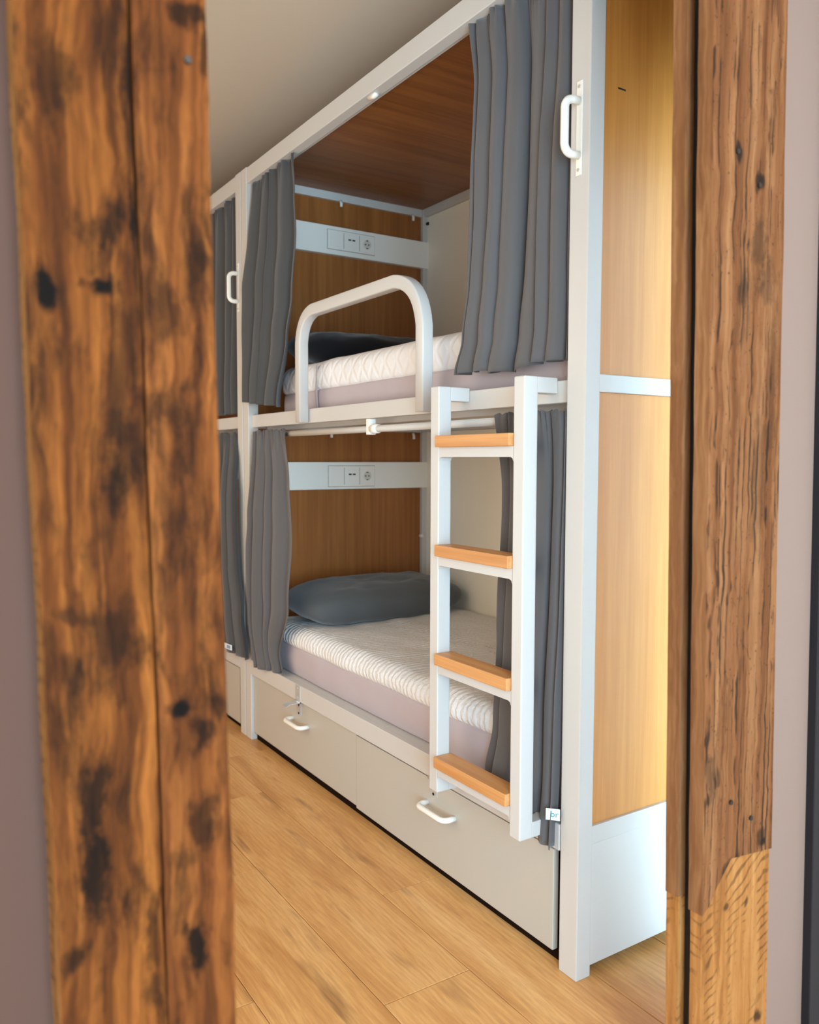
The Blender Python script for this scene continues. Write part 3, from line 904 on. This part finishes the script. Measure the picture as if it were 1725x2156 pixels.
# ------------------------------------------------------------------ curtains
def curtain(label, yl, yr, xc, zt, zb, folds, amp, mat, seed, group, ruffle=0.006, nu=200, nv=70, hem=None):
    """hanging cloth: yl/yr(t) edges, xc(s, t) depth, zb(s) hem height, amp(t) fold depth; s=0 is the near edge"""
    rnd = random.Random(seed)
    knots = [0]
    for _ in range(folds * 2):
        knots.append(knots[-1] + rnd.uniform(0.35, 1.75))
    knots = [k / knots[-1] for k in knots]
    hts = [rnd.uniform(0.45, 1.25) for _ in knots]
    ph = rnd.uniform(0, 9)
    def fold(s):
        for i in range(len(knots) - 1):
            if s <= knots[i + 1] or i == len(knots) - 2:
                q = (s - knots[i]) / (knots[i + 1] - knots[i])
                a = (1 if i % 2 else -1) * hts[i]
                b = -(1 if i % 2 else -1) * hts[i + 1]
                q = min(1, max(0, q))
                return a + (b - a) * (q * q * (3 - 2 * q))
    def fn(s, t):
        y0, y1 = interp(yl, t), interp(yr, t)
        drift = 0.035 * noise.noise(Vector((s * 2.5 + seed, t * 2.2, ph))) * t
        f = fold(min(1, max(0, s + drift)))
        top = math.exp(-t / 0.05)
        x = xc(s, t) + f * amp(t) + top * ruffle * math.sin(s * folds * 19 + 3 * math.sin(s * 17)) + 0.006 * t * noise.noise(Vector((s * 4, t * 4, seed)))
        y = y0 + (y1 - y0) * s + amp(t) * 0.9 * math.sin(math.pi * min(1, 6 * s, 6 - 6 * s) / 2) * fold(min(1, max(0, s + drift + 0.25 / folds))) + 0.012 * t * noise.noise(Vector((s * 6 + 5, t * 3, seed))) + top * 0.002 * math.sin(s * 120)
        ztop = zt + (0.004 * math.sin(s * folds * 12) if ruffle else 0)
        z = ztop + (zb(s) - ztop) * t
        return (x, y, z)
    me = grid_mesh('curtain', nu, nv, fn)
    mid = fn(0.5, 1)
    o = link('curtain', me, mat, None, True, (mid[0], mid[1], mid[2]))
    sd = o.modifiers.new('thick', 'SOLIDIFY')
    sd.thickness = 0.0018
    sd.offset = 0
    o.data['fn'] = 0
    tag(o, label, 'curtain', group)
    return o, fn

GC = 'grey bunk curtains'
# upper bunk, near end (wide bunched curtain)
curtain('wide grey curtain hanging at the near end of the upper bunk, beside the grab handle',
        [(0, 0.064), (1, 0.068)], [(0, 0.470), (0.2, 0.442), (0.5, 0.449), (0.75, 0.460), (0.9, 0.478), (1, 0.515)],
        lambda s, t: 0.030 - 0.012 * t + 0.008 * s * t, 2.411, lambda s: 1.477 + 0.006 * math.sin(9 * s), 7, lambda t: 0.013 + 0.013 * min(1, 2.5 * t), M_CURT, 4, GC)
# upper bunk, far end
curtain('narrow grey curtain swept against the far post of the upper bunk',
        [(0, 1.580), (0.15, 1.555), (0.35, 1.525), (0.57, 1.548), (0.72, 1.60), (1, 1.70)], [(0, 1.985), (0.25, 1.990), (0.5, 2.005), (0.7, 2.012), (1, 2.014)],
        lambda s, t: 0.026 - 0.046 * min(1, t * 2.2) * (0.35 + 0.65 * s), 2.411, lambda s: 1.452 + 0.034 * s, 4, lambda t: 0.012 + 0.009 * t, M_CURT_D, 12, GC)
# lower bunk, far end
curtain('grey curtain gathered on the rod at the far end of the lower bunk',
        [(0, 1.655), (0.2, 1.605), (0.45, 1.585), (0.72, 1.62), (0.92, 1.712), (1, 1.675)], [(0, 1.965), (0.15, 1.955), (0.38, 1.972), (0.5, 1.990), (0.8, 1.972), (1, 1.908)],
        lambda s, t: 0.008 + 0.014 * min(1, t * 3) - 0.036 * min(1, t * 3) * (0.3 + 0.7 * s), 1.362, lambda s: 0.367 - 0.012 * s, 4, lambda t: 0.006 + 0.010 * min(1, 6 * t) + 0.005 * t, M_CURT, 23, GC, 0.005)
# lower bunk, near end
cn, fn_n = curtain('long grey curtain behind the ladder at the near end of the lower bunk',
        [(0, 0.064), (1, 0.068)], [(0, 0.327), (0.2, 0.310), (0.6, 0.330), (0.85, 0.352), (1, 0.382)],
        lambda s, t: 0.007 + 0.013 * min(1, t * 6) + 0.014 * t * s - 0.028 * t * (1 - s), 1.362, lambda s: 0.304 + 0.084 * min(1, max(0.0, s - 0.12) * 2.2), 5, lambda t: 0.006 + 0.010 * min(1, 6 * t) + 0.004 * t, M_CURT, 31, GC, 0.005)
# second bed, upper and lower
oy = BL + 0.0067
curtain('dark grey curtain of the upper bunk on the bed behind, beside the left timber post',
        [(0, oy + 0.064), (1, oy + 0.066)], [(0, oy + 0.52), (1, oy + 0.56)],
        lambda s, t: 0.030 - 0.006 * t, 2.411, lambda s: 1.448, 5, lambda t: 0.012 + 0.010 * t, M_CURT_D, 42, GC)
c2, fn_2 = curtain('grey lower bunk curtain on the bed behind, small tag at its hem',
        [(0, oy + 0.066), (0.15, oy + 0.030), (0.3, oy + 0.004), (0.6, oy - 0.008), (0.8, oy - 0.057), (1, oy - 0.112)], [(0, oy + 0.46), (1, oy + 0.50)],
        lambda s, t: 0.006 - 0.036 * min(1, t * 3.5), 1.362, lambda s: 0.372 - 0.012 * s, 5, lambda t: 0.006 + 0.007 * min(1, 6 * t), M_CURT_D, 55, GC, 0.005)

# sewn-in tags at two hems
def text_mesh(txt, size, mat, M_, parent, name):
    cu = bpy.data.curves.new(name, 'FONT')
    cu.body = txt
    cu.size = size
    cu.extrude = 0.0002
    o = bpy.data.objects.new(name, cu)
    me = bpy.data.meshes.new_from_object(o)
    bpy.data.objects.remove(o)
    me.transform(M_)
    return link(name, me, mat, parent)
def tag_plate(parent, c, wd, ht, normal, txt):
    n = Vector(normal).normalized()
    up = Vector((0, 0, 1))
    sd = up.cross(n).normalized()
    Mx = Matrix((sd, up, n)).transposed().to_4x4()
    Mx.translation = Vector(c)
    bm = bmesh.new()
    bm_box(bm, -wd / 2, wd / 2, -ht / 2, ht / 2, -0.0006, 0.0006)
    bmesh.ops.transform(bm, matrix=Mx, verts=bm.verts)
    p = link('tag', bm_mesh(bm, 'tag'), M_TAG, parent)
    if txt:
        text_mesh(txt, ht * 0.8, M_TEAL, Mx @ Matrix.Translation((-wd * 0.18, -ht * 0.22, 0.0009)), p, 'tag_lettering')
    else:
        bm = bmesh.new()
        bm_box(bm, -wd * 0.14, wd * 0.34, -ht * 0.34, ht * 0.32, 0.0006, 0.0010)
        bmesh.ops.transform(bm, matrix=Mx, verts=bm.verts)
        link('tag_print', bm_mesh(bm, 'tag_print'), M_TAGBLUE, p)
tag_plate(cn, (-0.020, 0.066, 0.392), 0.034, 0.028, (-0.75, -0.66, 0), 'br')
tag_plate(c2, (-0.0475, oy + 0.086, 0.396), 0.075, 0.024, (-1, -0.12, 0), None)
